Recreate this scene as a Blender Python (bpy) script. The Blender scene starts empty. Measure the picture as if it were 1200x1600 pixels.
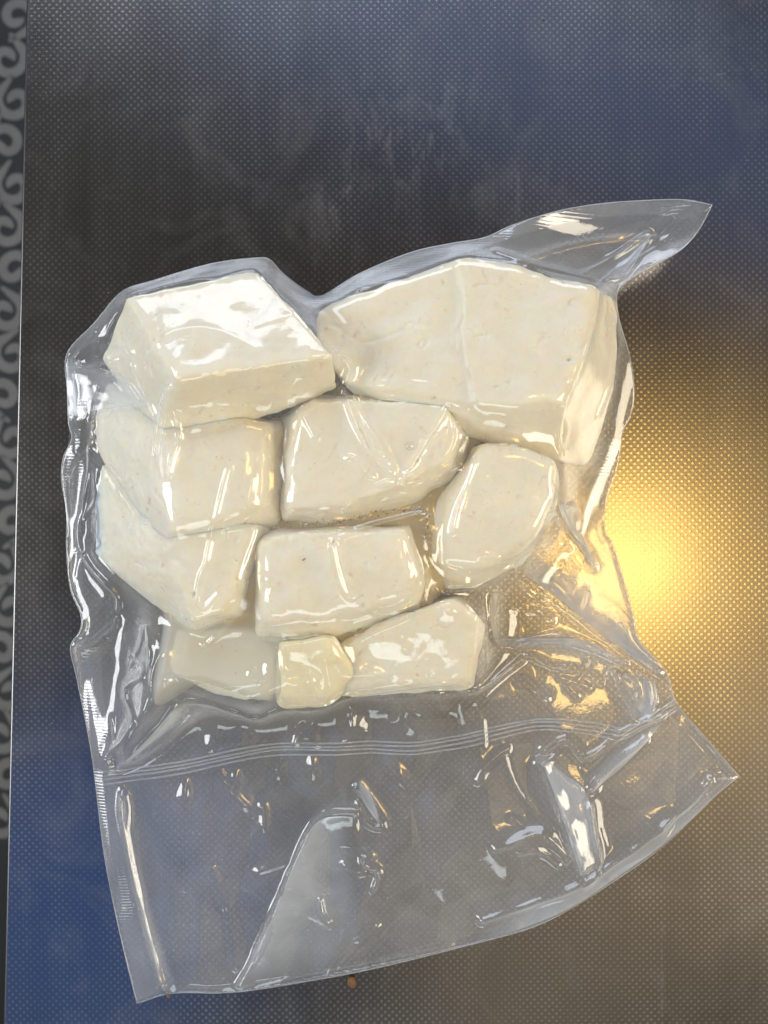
import bpy, bmesh, math, random
import numpy as np
from mathutils import Vector, Matrix

random.seed(7)
rng = np.random.default_rng(7)
R = math.radians
SC = bpy.context.scene
COL = SC.collection

# ------------------------------------------------------------------ camera
H = 0.40            # camera height above the worktop (m)
S = 0.0003          # metres per photo pixel at the worktop
cam_d = bpy.data.cameras.new('camera')
cam = bpy.data.objects.new('camera', cam_d)
COL.objects.link(cam)
cam.location = (0, 0, H)
cam.rotation_euler = (0, 0, 0)
cam_d.sensor_fit = 'VERTICAL'
cam_d.sensor_height = 36.0
cam_d.lens = 18.0 / (800 * S / H)
cam_d.clip_start = 0.01
cam_d.clip_end = 50
cam_d.dof.use_dof = True
cam_d.dof.focus_distance = H - 0.022
cam_d.dof.aperture_fstop = 9.5
SC.camera = cam

# ------------------------------------------------------------------ world, lamps, exposure
w = bpy.data.worlds.new('World')
SC.world = w
w.use_nodes = True
w.node_tree.nodes['Background'].inputs[0].default_value = (0.70, 0.62, 0.52, 1)
w.node_tree.nodes['Background'].inputs[1].default_value = 0.055
SC.view_settings.view_transform = 'Standard'
SC.view_settings.look = 'None'
SC.view_settings.exposure = 0.0
SC.view_settings.gamma = 1.0


def area(name, loc, target, sx, sy, radiance, shape='RECTANGLE'):
    """an area lamp given by the radiance (rgb) of its face"""
    d = bpy.data.lights.new(name, 'AREA')
    d.shape = shape
    d.size = sx
    d.size_y = sy
    a = sx * sy if shape == 'RECTANGLE' else math.pi * sx * sy / 4
    m = max(radiance)
    d.color = [c / m for c in radiance]
    d.energy = m * math.pi * a
    o = bpy.data.objects.new(name, d)
    COL.objects.link(o)
    o.location = loc
    o.rotation_euler = (Vector(target) - Vector(loc)).to_track_quat('-Z', 'Y').to_euler()
    return o


area('ceiling_lamp', (0.56, -0.12, 1.70), (0.1, 0, 0), 0.27, 0.27, (14.5, 8.9, 2.4), 'DISK')
area('gold_patch_fill', (0.72, -0.16, 1.78), (0.1, 0, 0), 0.95, 0.95, (0.62, 0.42, 0.15), 'DISK')  # unseen amber disk, added to widen the gold reflection on the steel
area('window_light', (-0.15, 2.0, 1.20), (0, 0, 0), 2.4, 0.9, (4.2, 4.7, 5.6))
area('left_fill', (-1.80, -0.10, 1.15), (0, 0, 0), 1.2, 0.7, (11.6, 11.8, 12.0))  # unseen fill, added to brighten the cheese from the left
area('warm_right_fill', (1.75, -0.6, 1.05), (0, 0, 0), 1.1, 0.9, (10.6, 9.3, 7.2))  # unseen warm fill, added to brighten the cheese from the right
area('flap_highlight_fill', (-0.25, -2.0, 1.35), (0, 0, 0), 1.2, 0.45, (3.8, 4.4, 4.6))  # unseen panel, added for broad highlights on the empty flap
area('blue_panel', (-0.72, -0.90, 1.60), (0, 0, 0), 0.75, 0.80, (0.016, 0.10, 0.36))  # unseen blue panel mirrored in the lower left steel
area('blue_grey_panel', (0.45, 1.05, 1.65), (0, 0, 0), 2.0, 0.5, (0.07, 0.13, 0.29))  # unseen panel, there only to tint the steel along the top
area('warm_grey_panel', (0.55, -0.86, 1.60), (0, 0, 0), 1.1, 0.6, (0.28, 0.23, 0.17))  # unseen panel, added to lift the lower right steel to warm grey


# ------------------------------------------------------------------ helpers
def P(px, py, z=0.0):
    """photo pixel + height (m) -> point of the world on that line of sight"""
    k = S * (H - z) / H
    return ((px - 600) * k, (800 - py) * k, z)


def tag(o, label=None, cat=None, group=None, kind=None):
    if label: o['label'] = label
    if cat: o['category'] = cat
    if group: o['group'] = group
    if kind: o['kind'] = kind
    return o


def link_mesh(name, verts, faces, mat, parent=None, smooth=True):
    me = bpy.data.meshes.new(name)
    me.from_pydata(verts, [], faces)
    me.update()
    if smooth:
        me.polygons.foreach_set('use_smooth', [True] * len(me.polygons))
    me.materials.append(mat)
    o = bpy.data.objects.new(name, me)
    COL.objects.link(o)
    o.parent = parent
    return o


def hash3(i, j, k, seed):
    h = (i * 374761393 + j * 668265263 + k * 2147483647 + seed * 1274126177) & 0xFFFFFFFF
    h = ((h ^ (h >> 13)) * 1274126177) & 0xFFFFFFFF
    return ((h ^ (h >> 16)) & 0xFFFF) / 32767.5 - 1.0


ROT = np.array(Matrix.Rotation(0.7, 3, 'X') @ Matrix.Rotation(0.9, 3, 'Y') @ Matrix.Rotation(0.5, 3, 'Z'))


def noise3(p, scale, seed=0):
    """smooth value noise in [-1,1]; p (n,3)"""
    q = (p @ ROT) / scale + seed * 0.37
    f = np.floor(q)
    i = f.astype(np.int64)
    t = q - f
    t = t * t * t * (t * (t * 6 - 15) + 10)
    out = 0
    for dx in (0, 1):
        wx = t[:, 0] if dx else 1 - t[:, 0]
        for dy in (0, 1):
            wy = t[:, 1] if dy else 1 - t[:, 1]
            for dz in (0, 1):
                wz = t[:, 2] if dz else 1 - t[:, 2]
                out = out + wx * wy * wz * hash3(i[:, 0] + dx, i[:, 1] + dy, i[:, 2] + dz, seed)
    return out


def fbm(p, scale, seed=0, octaves=3):
    a, s, o = 1.0, scale, 0
    for k in range(octaves):
        o = o + a * noise3(p, s, seed + k)
        a *= 0.5
        s *= 0.5
    return o


def smooth_line(pts, n=10, closed=False):
    """Catmull-Rom through points of any dimension"""
    pts = np.array(pts, float)
    m = len(pts)
    if m == 2 and not closed:
        return pts[0] + (pts[1] - pts[0]) * np.linspace(0, 1, n + 1)[:, None]
    out = []
    segs = m if closed else m - 1
    for i in range(segs):
        if closed:
            p0, p1, p2, p3 = pts[(i - 1) % m], pts[i], pts[(i + 1) % m], pts[(i + 2) % m]
        else:
            p1, p2 = pts[i], pts[i + 1]
            p0 = pts[i - 1] if i else 2 * p1 - p2
            p3 = pts[i + 2] if i + 2 < m else 2 * p2 - p1
        for k in range(n):
            t = k / n
            out.append(0.5 * (2 * p1 + (p2 - p0) * t + (2 * p0 - 5 * p1 + 4 * p2 - p3) * t * t
                              + (3 * p1 - p0 - 3 * p2 + p3) * t ** 3))
    if not closed:
        out.append(pts[-1])
    return np.array(out)


def near_line(X, Y, line):
    """distance, signed side, parameter 0..1 and index of the nearest point of a polyline"""
    d2 = np.full(X.shape, 1e9)
    side = np.zeros(X.shape)
    par = np.zeros(X.shape)
    seg = np.diff(line[:, :2], axis=0)
    L = np.hypot(seg[:, 0], seg[:, 1])
    cum = np.concatenate([[0], np.cumsum(L)])
    for i in range(len(seg)):
        if L[i] < 1e-9:
            continue
        ax, ay = line[i, 0], line[i, 1]
        ux, uy = seg[i] / L[i]
        rx, ry = X - ax, Y - ay
        t = np.clip(rx * ux + ry * uy, 0, L[i])
        ex, ey = rx - t * ux, ry - t * uy
        dd = ex * ex + ey * ey
        m = dd < d2
        d2[m] = dd[m]
        side[m] = np.sign(ux * ry - uy * rx)[m]
        par[m] = (cum[i] + t)[m]
    return np.sqrt(d2), side, par / cum[-1], cum[-1]


def inside_poly(X, Y, poly):
    c = np.zeros(X.shape, bool)
    n = len(poly)
    for i in range(n):
        x0, y0 = poly[i][:2]
        x1, y1 = poly[(i + 1) % n][:2]
        if y0 == y1:
            continue
        m = ((y0 > Y) != (y1 > Y)) & (X < (x1 - x0) * (Y - y0) / (y1 - y0) + x0)
        c ^= m
    return c


# ------------------------------------------------------------------ materials
class NT:
    """short-hand for building node trees"""
    def __init__(self, name):
        self.m = bpy.data.materials.new(name)
        self.m.use_nodes = True
        self.t = self.m.node_tree
        self.t.nodes.clear()
        self.out = self.t.nodes.new('ShaderNodeOutputMaterial')

    def n(self, typ, **kw):
        nd = self.t.nodes.new('ShaderNode' + typ)
        for k, v in kw.items():
            if k in nd.inputs and not hasattr(type(nd), k):
                self.set(nd.inputs[k], v)
            else:
                setattr(nd, k, v)
        return nd

    def set(self, sock, v):
        if hasattr(v, 'links') or isinstance(v, bpy.types.NodeSocket):
            self.t.links.new(v, sock)
        else:
            sock.default_value = v

    def io(self, nd, **kw):
        for k, v in kw.items():
            self.set(nd.inputs[k.replace('_', ' ')], v)
        return nd

    def math(self, op, a, b=None, c=None, clamp=False):
        nd = self.n('Math', operation=op)
        nd.use_clamp = clamp
        for i, v in enumerate((a, b, c)):
            if v is not None:
                self.set(nd.inputs[i], v)
        return nd.outputs[0]

    def ramp(self, fac, stops):
        nd = self.n('ValToRGB')
        self.set(nd.inputs[0], fac)
        e = nd.color_ramp.elements
        while len(e) < len(stops):
            e.new(0.5)
        for k, (p, c) in enumerate(stops):
            e[k].position = p
            e[k].color = c if len(c) == 4 else (*c, 1)
        return nd.outputs[0]

    def noise(self, co, scale, detail=3.0, rough=0.55, dist=0.0):
        nd = self.n('TexNoise')
        self.set(nd.inputs['Vector'], co)
        nd.inputs['Scale'].default_value = scale
        nd.inputs['Detail'].default_value = detail
        nd.inputs['Roughness'].default_value = rough
        nd.inputs['Distortion'].default_value = dist
        return nd.outputs['Fac']

    def mixc(self, f, a, b):
        nd = self.n('Mix', data_type='RGBA')
        self.set(nd.inputs[0], f)
        self.set(nd.inputs[6], a)
        self.set(nd.inputs[7], b)
        return nd.outputs[2]

    def mixs(self, f, a, b):
        nd = self.n('MixShader')
        self.set(nd.inputs[0], f)
        self.set(nd.inputs[1], a)
        self.set(nd.inputs[2], b)
        return nd.outputs[0]

    def done(self, sh):
        self.t.links.new(sh, self.out.inputs['Surface'])
        return self.m


def mat_steel():
    t = NT('dimpled_steel')
    pos = t.n('NewGeometry').outputs['Position']
    mp = t.n('Mapping')
    t.set(mp.inputs['Vector'], pos)
    mp.inputs['Rotation'].default_value = (0, 0, R(-0.6))
    warp = t.n('TexNoise')
    t.set(warp.inputs['Vector'], mp.outputs[0])
    warp.inputs['Scale'].default_value = 60
    warp.inputs['Detail'].default_value = 1
    sx = t.n('SeparateXYZ')
    t.set(sx.inputs[0], mp.outputs[0])
    sw = t.n('SeparateXYZ')
    t.set(sw.inputs[0], warp.outputs['Color'])
    per = 0.00342
    a = t.math('MULTIPLY_ADD', sx.outputs[0], 2 * math.pi / per, t.math('MULTIPLY', sw.outputs[0], 0.9))
    b = t.math('MULTIPLY_ADD', sx.outputs[1], 2 * math.pi / (per * 0.985), t.math('MULTIPLY', sw.outputs[1], 0.9))
    h = t.math('MULTIPLY', t.math('COSINE', a), t.math('COSINE', b))
    mr = t.n('MapRange', interpolation_type='SMOOTHSTEP')
    t.set(mr.inputs[0], h)
    mr.inputs[1].default_value = 0.15
    mr.inputs[2].default_value = 0.85
    stain_bands = t.noise(pos, 14, 5, 0.6, 0.4)
    ms = t.n('Mapping')
    t.set(ms.inputs['Vector'], pos)
    ms.inputs['Scale'].default_value = (70, 5, 1)
    streak = t.noise(ms.outputs[0], 1.0, 5, 0.6, 0.2)  # vertical bands of reflected light, put into the base colour
    stain_bands = t.math('MULTIPLY_ADD', streak, 0.55, t.math('MULTIPLY_ADD', stain_bands, 0.75, -0.15))
    fine = t.noise(pos, 900, 2)
    bump = t.n('Bump')
    bump.inputs['Strength'].default_value = 0.5
    bump.inputs['Distance'].default_value = 0.00004
    t.set(bump.inputs['Height'], t.math('MULTIPLY_ADD', fine, 0.05, mr.outputs[0]))
    col = t.mixc(t.ramp(stain_bands, [(0.35, (0, 0, 0)), (0.72, (1, 1, 1))]), (0.48, 0.46, 0.445, 1), (0.72, 0.705, 0.685, 1))
    # brighter colour on the raised dots, darker on the ground between them
    col = t.mixc(mr.outputs[0], t.mixc(1.0, col, (0.38, 0.365, 0.35, 1)), col)
    rough = t.math('MULTIPLY_ADD', stain_bands, 0.10, 0.185)
    p = t.n('BsdfPrincipled')
    t.io(p, Base_Color=col, Metallic=1.0, Roughness=rough, Normal=bump.outputs[0])
    # dried greasy film: thin pale haze in patches
    d = t.n('BsdfDiffuse')
    d.inputs[0].default_value = (0.42, 0.41, 0.40, 1)
    smear = t.noise(pos, 22, 6, 0.65, 1.2)
    f = t.ramp(smear, [(0.50, (0.0, 0.0, 0.0)), (0.8, (0.09, 0.09, 0.09))])
    # pale dried smudges where the surface was wiped, and two thin scratches
    sp = t.n('SeparateXYZ')
    t.set(sp.inputs[0], pos)

    def spot(px, py, rx, ry):
        c = P(px, py)
        u = t.math('DIVIDE', t.math('SUBTRACT', sp.outputs[0], c[0]), rx)
        v = t.math('DIVIDE', t.math('SUBTRACT', sp.outputs[1], c[1]), ry)
        return t.math('SUBTRACT', 1.0, t.math('SQRT', t.math('ADD', t.math('MULTIPLY', u, u), t.math('MULTIPLY', v, v))), clamp=True)
    area_m = t.math('MAXIMUM', spot(640, 210, 0.05, 0.045), t.math('MULTIPLY', spot(800, 290, 0.03, 0.03), 0.8))
    area_m = t.math('MAXIMUM', area_m, t.math('MULTIPLY', spot(520, 340, 0.03, 0.03), 0.7))
    mw = t.n('Mapping')
    t.set(mw.inputs['Vector'], pos)
    mw.inputs['Rotation'].default_value = (0, 0, R(35))
    mw.inputs['Scale'].default_value = (1.0, 0.3, 1.0)
    wipes = t.ramp(t.noise(mw.outputs[0], 150, 7, 0.72, 0.8), [(0.50, (0, 0, 0)), (0.72, (1, 1, 1))])
    f = t.math('MULTIPLY_ADD', t.math('MULTIPLY', area_m, wipes), 0.22, f)
    dust = t.n('TexVoronoi', feature='F1')
    t.set(dust.inputs['Vector'], pos)
    dust.inputs['Scale'].default_value = 190
    dd = t.ramp(dust.outputs['Distance'], [(0.035, (1, 1, 1)), (0.07, (0, 0, 0))])
    dg = t.ramp(t.noise(pos, 33, 3, 0.6), [(0.52, (0, 0, 0)), (0.66, (1, 1, 1))])
    f = t.math('MULTIPLY_ADD', t.math('MULTIPLY', dd, dg), 0.45, f)
    for (a, b, wd) in ((P(1036, 1440), P(1034, 1590), 0.0006), (P(508, 340), P(548, 290), 0.0005), (P(1030, 140), P(1190, 100), 0.0004)):
        ux, uy = b[0] - a[0], b[1] - a[1]
        L = math.hypot(ux, uy)
        ux, uy = ux / L, uy / L
        rx, ry = t.math('SUBTRACT', sp.outputs[0], a[0]), t.math('SUBTRACT', sp.outputs[1], a[1])
        al = t.math('MULTIPLY_ADD', rx, ux, t.math('MULTIPLY', ry, uy))
        ac = t.math('ABSOLUTE', t.math('MULTIPLY_ADD', rx, -uy, t.math('MULTIPLY', ry, ux)))
        on = t.math('SUBTRACT', 1.0, t.math('DIVIDE', ac, wd * 2), clamp=True)
        on = t.math('MULTIPLY', on, t.math('LESS_THAN', t.math('ABSOLUTE', t.math('SUBTRACT', al, L / 2)), L / 2))
        f = t.math('MULTIPLY_ADD', on, t.math('MULTIPLY', wipes, 0.25), f)
    return t.done(t.mixs(f, p.outputs[0], d.outputs[0]))


def mat_cheese(name='white_cheese', base=(0.87, 0.785, 0.60), milk=(0.89, 0.845, 0.71)):
    t = NT(name)
    pos = t.n('NewGeometry').outputs['Position']
    n1 = t.noise(pos, 55, 6, 0.65, 0.8)
    n2 = t.noise(pos, 210, 4, 0.6)
    n3 = t.noise(pos, 1400, 2, 0.5)
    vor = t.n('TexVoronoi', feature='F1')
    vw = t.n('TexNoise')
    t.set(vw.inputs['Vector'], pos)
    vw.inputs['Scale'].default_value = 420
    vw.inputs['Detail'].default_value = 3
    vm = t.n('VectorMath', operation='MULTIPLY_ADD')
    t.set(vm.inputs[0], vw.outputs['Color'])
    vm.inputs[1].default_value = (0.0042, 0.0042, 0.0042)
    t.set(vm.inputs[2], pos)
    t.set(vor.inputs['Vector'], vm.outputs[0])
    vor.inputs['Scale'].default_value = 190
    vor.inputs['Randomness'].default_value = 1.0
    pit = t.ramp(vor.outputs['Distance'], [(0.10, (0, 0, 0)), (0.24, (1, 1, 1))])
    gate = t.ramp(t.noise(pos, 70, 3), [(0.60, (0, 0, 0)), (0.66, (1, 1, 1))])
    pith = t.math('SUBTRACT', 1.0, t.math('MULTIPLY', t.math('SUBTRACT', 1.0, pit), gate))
    col = t.mixc(t.ramp(n1, [(0.3, (0, 0, 0)), (0.7, (1, 1, 1))]), (*base, 1), (*milk, 1))
    oi = t.n('ObjectInfo')
    col = t.mixc(t.math('MULTIPLY', oi.outputs['Random'], 0.45), col, (0.88, 0.83, 0.70, 1))
    tan = t.ramp(t.noise(pos, 150, 6, 0.7, 1.0), [(0.60, (0, 0, 0)), (0.76, (1, 1, 1))])
    col = t.mixc(t.math('MULTIPLY', tan, 0.75), col, (0.74, 0.58, 0.36, 1))
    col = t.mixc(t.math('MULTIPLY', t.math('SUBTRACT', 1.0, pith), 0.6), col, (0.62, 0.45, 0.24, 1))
    hgt = t.math('ADD', t.math('MULTIPLY', n2, 0.6), t.math('MULTIPLY_ADD', n3, 0.12, t.math('MULTIPLY', pith, 0.7)))
    bump = t.n('Bump')
    bump.inputs['Strength'].default_value = 0.5
    bump.inputs['Distance'].default_value = 0.0006
    t.set(bump.inputs['Height'], hgt)
    p = t.n('BsdfPrincipled')
    t.io(p, Base_Color=col, Roughness=0.42, Subsurface_Weight=1.0, Subsurface_Scale=0.005, Normal=bump.outputs[0])
    p.inputs['Subsurface Radius'].default_value = (1.0, 0.66, 0.30)
    return t.done(p.outputs[0])


def mat_film(name, haze=0.07, rough=0.05, tint=(0.90, 0.93, 0.97), specks=1.0, lines=0.0, fade=False):
    """clear plastic sheet: transparent, Fresnel gloss, a little milky scatter"""
    t = NT(name)
    pos = t.n('NewGeometry').outputs['Position']
    lw = t.n('LayerWeight')
    lw.inputs['Blend'].default_value = 0.35
    lf = t.n('LayerWeight')
    lf.inputs['Blend'].default_value = 0.5
    schlick = t.math('MULTIPLY_ADD', t.math('POWER', lf.outputs['Facing'], 5.0), 0.80, 0.075)
    tr = t.n('BsdfTransparent')
    tr.inputs[0].default_value = (0.975, 0.98, 0.985, 1)
    gl = t.n('BsdfGlossy')
    gl.inputs['Roughness'].default_value = rough
    wn = t.noise(pos, 260, 3, 0.6)
    bump = t.n('Bump')
    bump.inputs['Strength'].default_value = 0.2
    bump.inputs['Distance'].default_value = 0.0004
    if lines:
        sx = t.n('SeparateXYZ')
        t.set(sx.inputs[0], pos)
        wn = t.math('MULTIPLY_ADD', t.math('SINE', t.math('MULTIPLY', sx.outputs[1], 2 * math.pi / 0.0014)), lines, wn)
    t.set(bump.inputs['Height'], wn)
    t.set(gl.inputs['Normal'], bump.outputs[0])
    df = t.n('BsdfDiffuse')
    df.inputs[0].default_value = (*tint, 1)
    tl = t.n('BsdfTranslucent')
    tl.inputs[0].default_value = (*tint, 1)
    scat = t.mixs(0.5, df.outputs[0], tl.outputs[0])
    cloud = t.noise(pos, 30, 5, 0.6, 0.8)
    hz = t.math('MULTIPLY', t.math('MULTIPLY_ADD', cloud, 1.3, 0.35), haze)
    hz = t.math('MULTIPLY', hz, t.math('MULTIPLY_ADD', t.math('POWER', lw.outputs['Facing'], 2.0), 4.5, 1.0))
    if specks:
        v = t.n('TexVoronoi', feature='F1')
        t.set(v.inputs['Vector'], pos)
        v.inputs['Scale'].default_value = 420
        dot = t.ramp(v.outputs['Distance'], [(0.10, (1, 1, 1)), (0.2, (0, 0, 0))])
        g = t.ramp(t.noise(pos, 75, 4, 0.7), [(0.60, (0, 0, 0)), (0.70, (1, 1, 1))])
        hz = t.math('ADD', hz, t.math('MULTIPLY', t.math('MULTIPLY', dot, g), 0.45 * specks))
        sm = t.ramp(t.noise(pos, 130, 6, 0.75, 1.5), [(0.60, (0, 0, 0)), (0.78, (1, 1, 1))])
        hz = t.math('ADD', hz, t.math('MULTIPLY', sm, 0.26 * specks))
    if fade:                                     # milkiness and gloss fade across a fold and towards its ends
        at = t.n('Attribute')
        at.attribute_name = 'milky'
        hz = t.math('MULTIPLY', hz, at.outputs['Fac'])
        schlick = t.math('MULTIPLY', schlick, at.outputs['Fac'])
    hz = t.math('MINIMUM', hz, 0.75)
    body = t.mixs(hz, tr.outputs[0], scat)
    return t.done(t.mixs(schlick, body, gl.outputs[0]))


def mat_simple(name, col, rough=0.6, metal=0.0, nscale=60, var=0.25):
    t = NT(name)
    pos = t.n('NewGeometry').outputs['Position']
    nz = t.noise(pos, nscale, 4)
    a = tuple(c * (1 - var) for c in col)
    b = tuple(min(1, c * (1 + var)) for c in col)
    p = t.n('BsdfPrincipled')
    t.io(p, Base_Color=t.mixc(nz, (*a, 1), (*b, 1)), Roughness=rough, Metallic=metal)
    return t.done(p.outputs[0])


def mat_whey():
    t = NT('cloudy_whey')
    pos = t.n('NewGeometry').outputs['Position']
    n = t.noise(pos, 45, 4, 0.6, 0.6)
    hi = t.n('Attribute')                     # pale in the lower pocket; amber crevice shade put into the colour between blocks
    hi.attribute_name = 'gap_amber'
    wc = t.mixc(hi.outputs['Fac'], (0.86, 0.85, 0.77, 1), t.mixc(n, (0.80, 0.62, 0.30, 1), (0.84, 0.72, 0.45, 1)))
    p = t.n('BsdfPrincipled')
    t.io(p, Base_Color=wc, Roughness=0.15, Subsurface_Weight=0.6, Subsurface_Scale=0.004)
    tr = t.n('BsdfTransparent')
    t.set(tr.inputs[0], t.mixc(hi.outputs['Fac'], (0.97, 0.96, 0.90, 1), (0.90, 0.74, 0.42, 1)))
    tl = t.n('BsdfTranslucent')
    t.set(tl.inputs[0], wc)
    sx = t.n('SeparateXYZ')
    t.set(sx.inputs[0], pos)
    mr = t.n('MapRange')                      # deeper liquid is cloudier
    t.set(mr.inputs[0], sx.outputs[2])
    for k, v in ((1, 0.008), (2, 0.026), (3, 0.30), (4, 0.80)):
        mr.inputs[k].default_value = v
    return t.done(t.mixs(mr.outputs[0], tr.outputs[0], t.mixs(0.25, p.outputs[0], tl.outputs[0])))


M_STEEL = mat_steel()
M_EDGE = mat_simple('steel_edge', (0.2, 0.2, 0.2), 0.35, 1.0, 300, 0.1)
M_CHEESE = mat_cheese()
M_YELLOW = mat_cheese('butter_yellow_cheese', (0.88, 0.76, 0.44), (0.90, 0.82, 0.56))
M_FRONT = mat_film('bag_film', 0.125, 0.10)
M_FOLD = mat_film('folded_film', 0.42, 0.06, tint=(0.86, 0.92, 1.0), fade=True)
M_BACK = mat_film('bag_back_film', 0.115, 0.12, specks=0.6)
M_SEAL = mat_film('bag_seal', 0.11, 0.14, specks=0.6, lines=0.5)
M_RIM = mat_film('bag_cut_edge', 0.28, 0.12, specks=0.0)
M_LINE = mat_film('pressed_line', 0.18, 0.12, specks=0.0)
M_FLOOR = mat_simple('black_floor', (0.003, 0.0035, 0.005), 0.6, 0, 30, 0.4)
M_SCROLL = mat_simple('grey_scroll_print', (0.12, 0.115, 0.108), 0.6, 0, 40, 0.25)

# ------------------------------------------------------------------ the worktop and the floor below it
e0, e1 = P(42, -60), P(3, 1680)      # the left edge of the steel as photographed
TH = 0.030


def edge_x(y):
    return e0[0] + (e1[0] - e0[0]) * (y - e0[1]) / (e1[1] - e0[1])


def build_worktop():
    # profile across the edge: flat top, small rolled corner, skirt
    r = 0.0011
    prof = [(0.62, 0.0), (0.30, 0), (r, 0.0)]
    prof2 = [(r, 0.0)] + [(r - r * math.sin(R(a)), -r + r * math.cos(R(a))) for a in (22, 45, 67, 90)] + [(0, -TH)]
    ys = np.linspace(0.62, -0.62, 63)
    def strip(pr):
        v, f = [], []
        for y in ys:
            for (u, z) in pr:
                v.append((edge_x(y) + u, y, z))
        n = len(pr)
        for i in range(len(ys) - 1):
            for j in range(n - 1):
                a = i * n + j
                f.append((a, a + n, a + n + 1, a + 1))
        return v, f
    root = bpy.data.objects.new('steel_worktop', None)
    COL.objects.link(root)
    root.location = (0, 0, 0)
    tag(root, 'dimpled stainless steel worktop under the plastic bag, with a straight folded left edge', 'worktop')
    v, f = strip(prof)
    link_mesh('steel_sheet', v, [q[::-1] for q in f], M_STEEL, root)
    v, f = strip(prof2)
    link_mesh('folded_edge', v, f, M_EDGE, root)


build_worktop()

FZ = -0.72
fl = link_mesh('floor', [(-2.2, -2.2, FZ), (2.2, -2.2, FZ), (2.2, 2.2, FZ), (-2.2, 2.2, FZ)], [(0, 1, 2, 3)], M_FLOOR, None, False)
tag(fl, kind='structure')


def ribbon(line, wid, z):
    line = np.array(line)
    d = np.gradient(line, axis=0)
    d /= np.linalg.norm(d, axis=1)[:, None] + 1e-9
    nrm = np.stack([-d[:, 1], d[:, 0]], 1)
    v, f = [], []
    for i, (p, nn) in enumerate(zip(line, nrm)):
        ww = wid[i]
        v += [(p[0] + nn[0] * ww, p[1] + nn[1] * ww, z), (p[0] - nn[0] * ww, p[1] - nn[1] * ww, z)]
        if i:
            a = 2 * i
            f.append((a - 2, a - 1, a + 1, a))
    return v, f


def floor_scrolls():
    # ornament of curling scrolls in pale grey on the black floor, where the floor shows beyond the worktop
    me = {}
    zz = FZ + 0.001
    k = (H - zz) / H * S
    for var in range(2):
        th = np.linspace(0, 2.15 * math.pi, 40)
        rr = (5 + 3.0 * th) * 1.15
        sgn = 1 if var == 0 else -1
        line = np.stack([rr * np.cos(th) * sgn, rr * np.sin(th)], 1)
        tail = np.array([[line[-1, 0] - sgn * 8 * q, line[-1, 1] + 9 * q] for q in np.linspace(0.2, 3.0, 8)])
        line = np.concatenate([line, tail]) * k
        wid = np.concatenate([np.linspace(7, 8.0, 40), np.linspace(8, 2.5, 8)]) * k
        me[var] = ribbon(line, wid, 0)
    meshes = {}
    y = -40
    i = 0
    while y < 1330:
        for col in range(6):
            cx = 16 - 58 * col + (10 if i % 2 else -4) - y * 0.010
            cy = y + (24 if col % 2 else 0)
            var = (i + col) % 2
            name = 'scroll_ornament'
            if var not in meshes:
                o = link_mesh(name, *me[var], M_SCROLL, fl, False)
                meshes[var] = o.data
            else:
                o = bpy.data.objects.new(name, meshes[var])
                COL.objects.link(o)
                o.parent = fl
            o.location = ((cx - 600) * k, (800 - cy) * k, zz)
            o.rotation_euler = (0, 0, random.uniform(-0.4, 0.4) + (math.pi if i % 3 == 1 else 0))
        y += 66
        i += 1


floor_scrolls()

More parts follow.
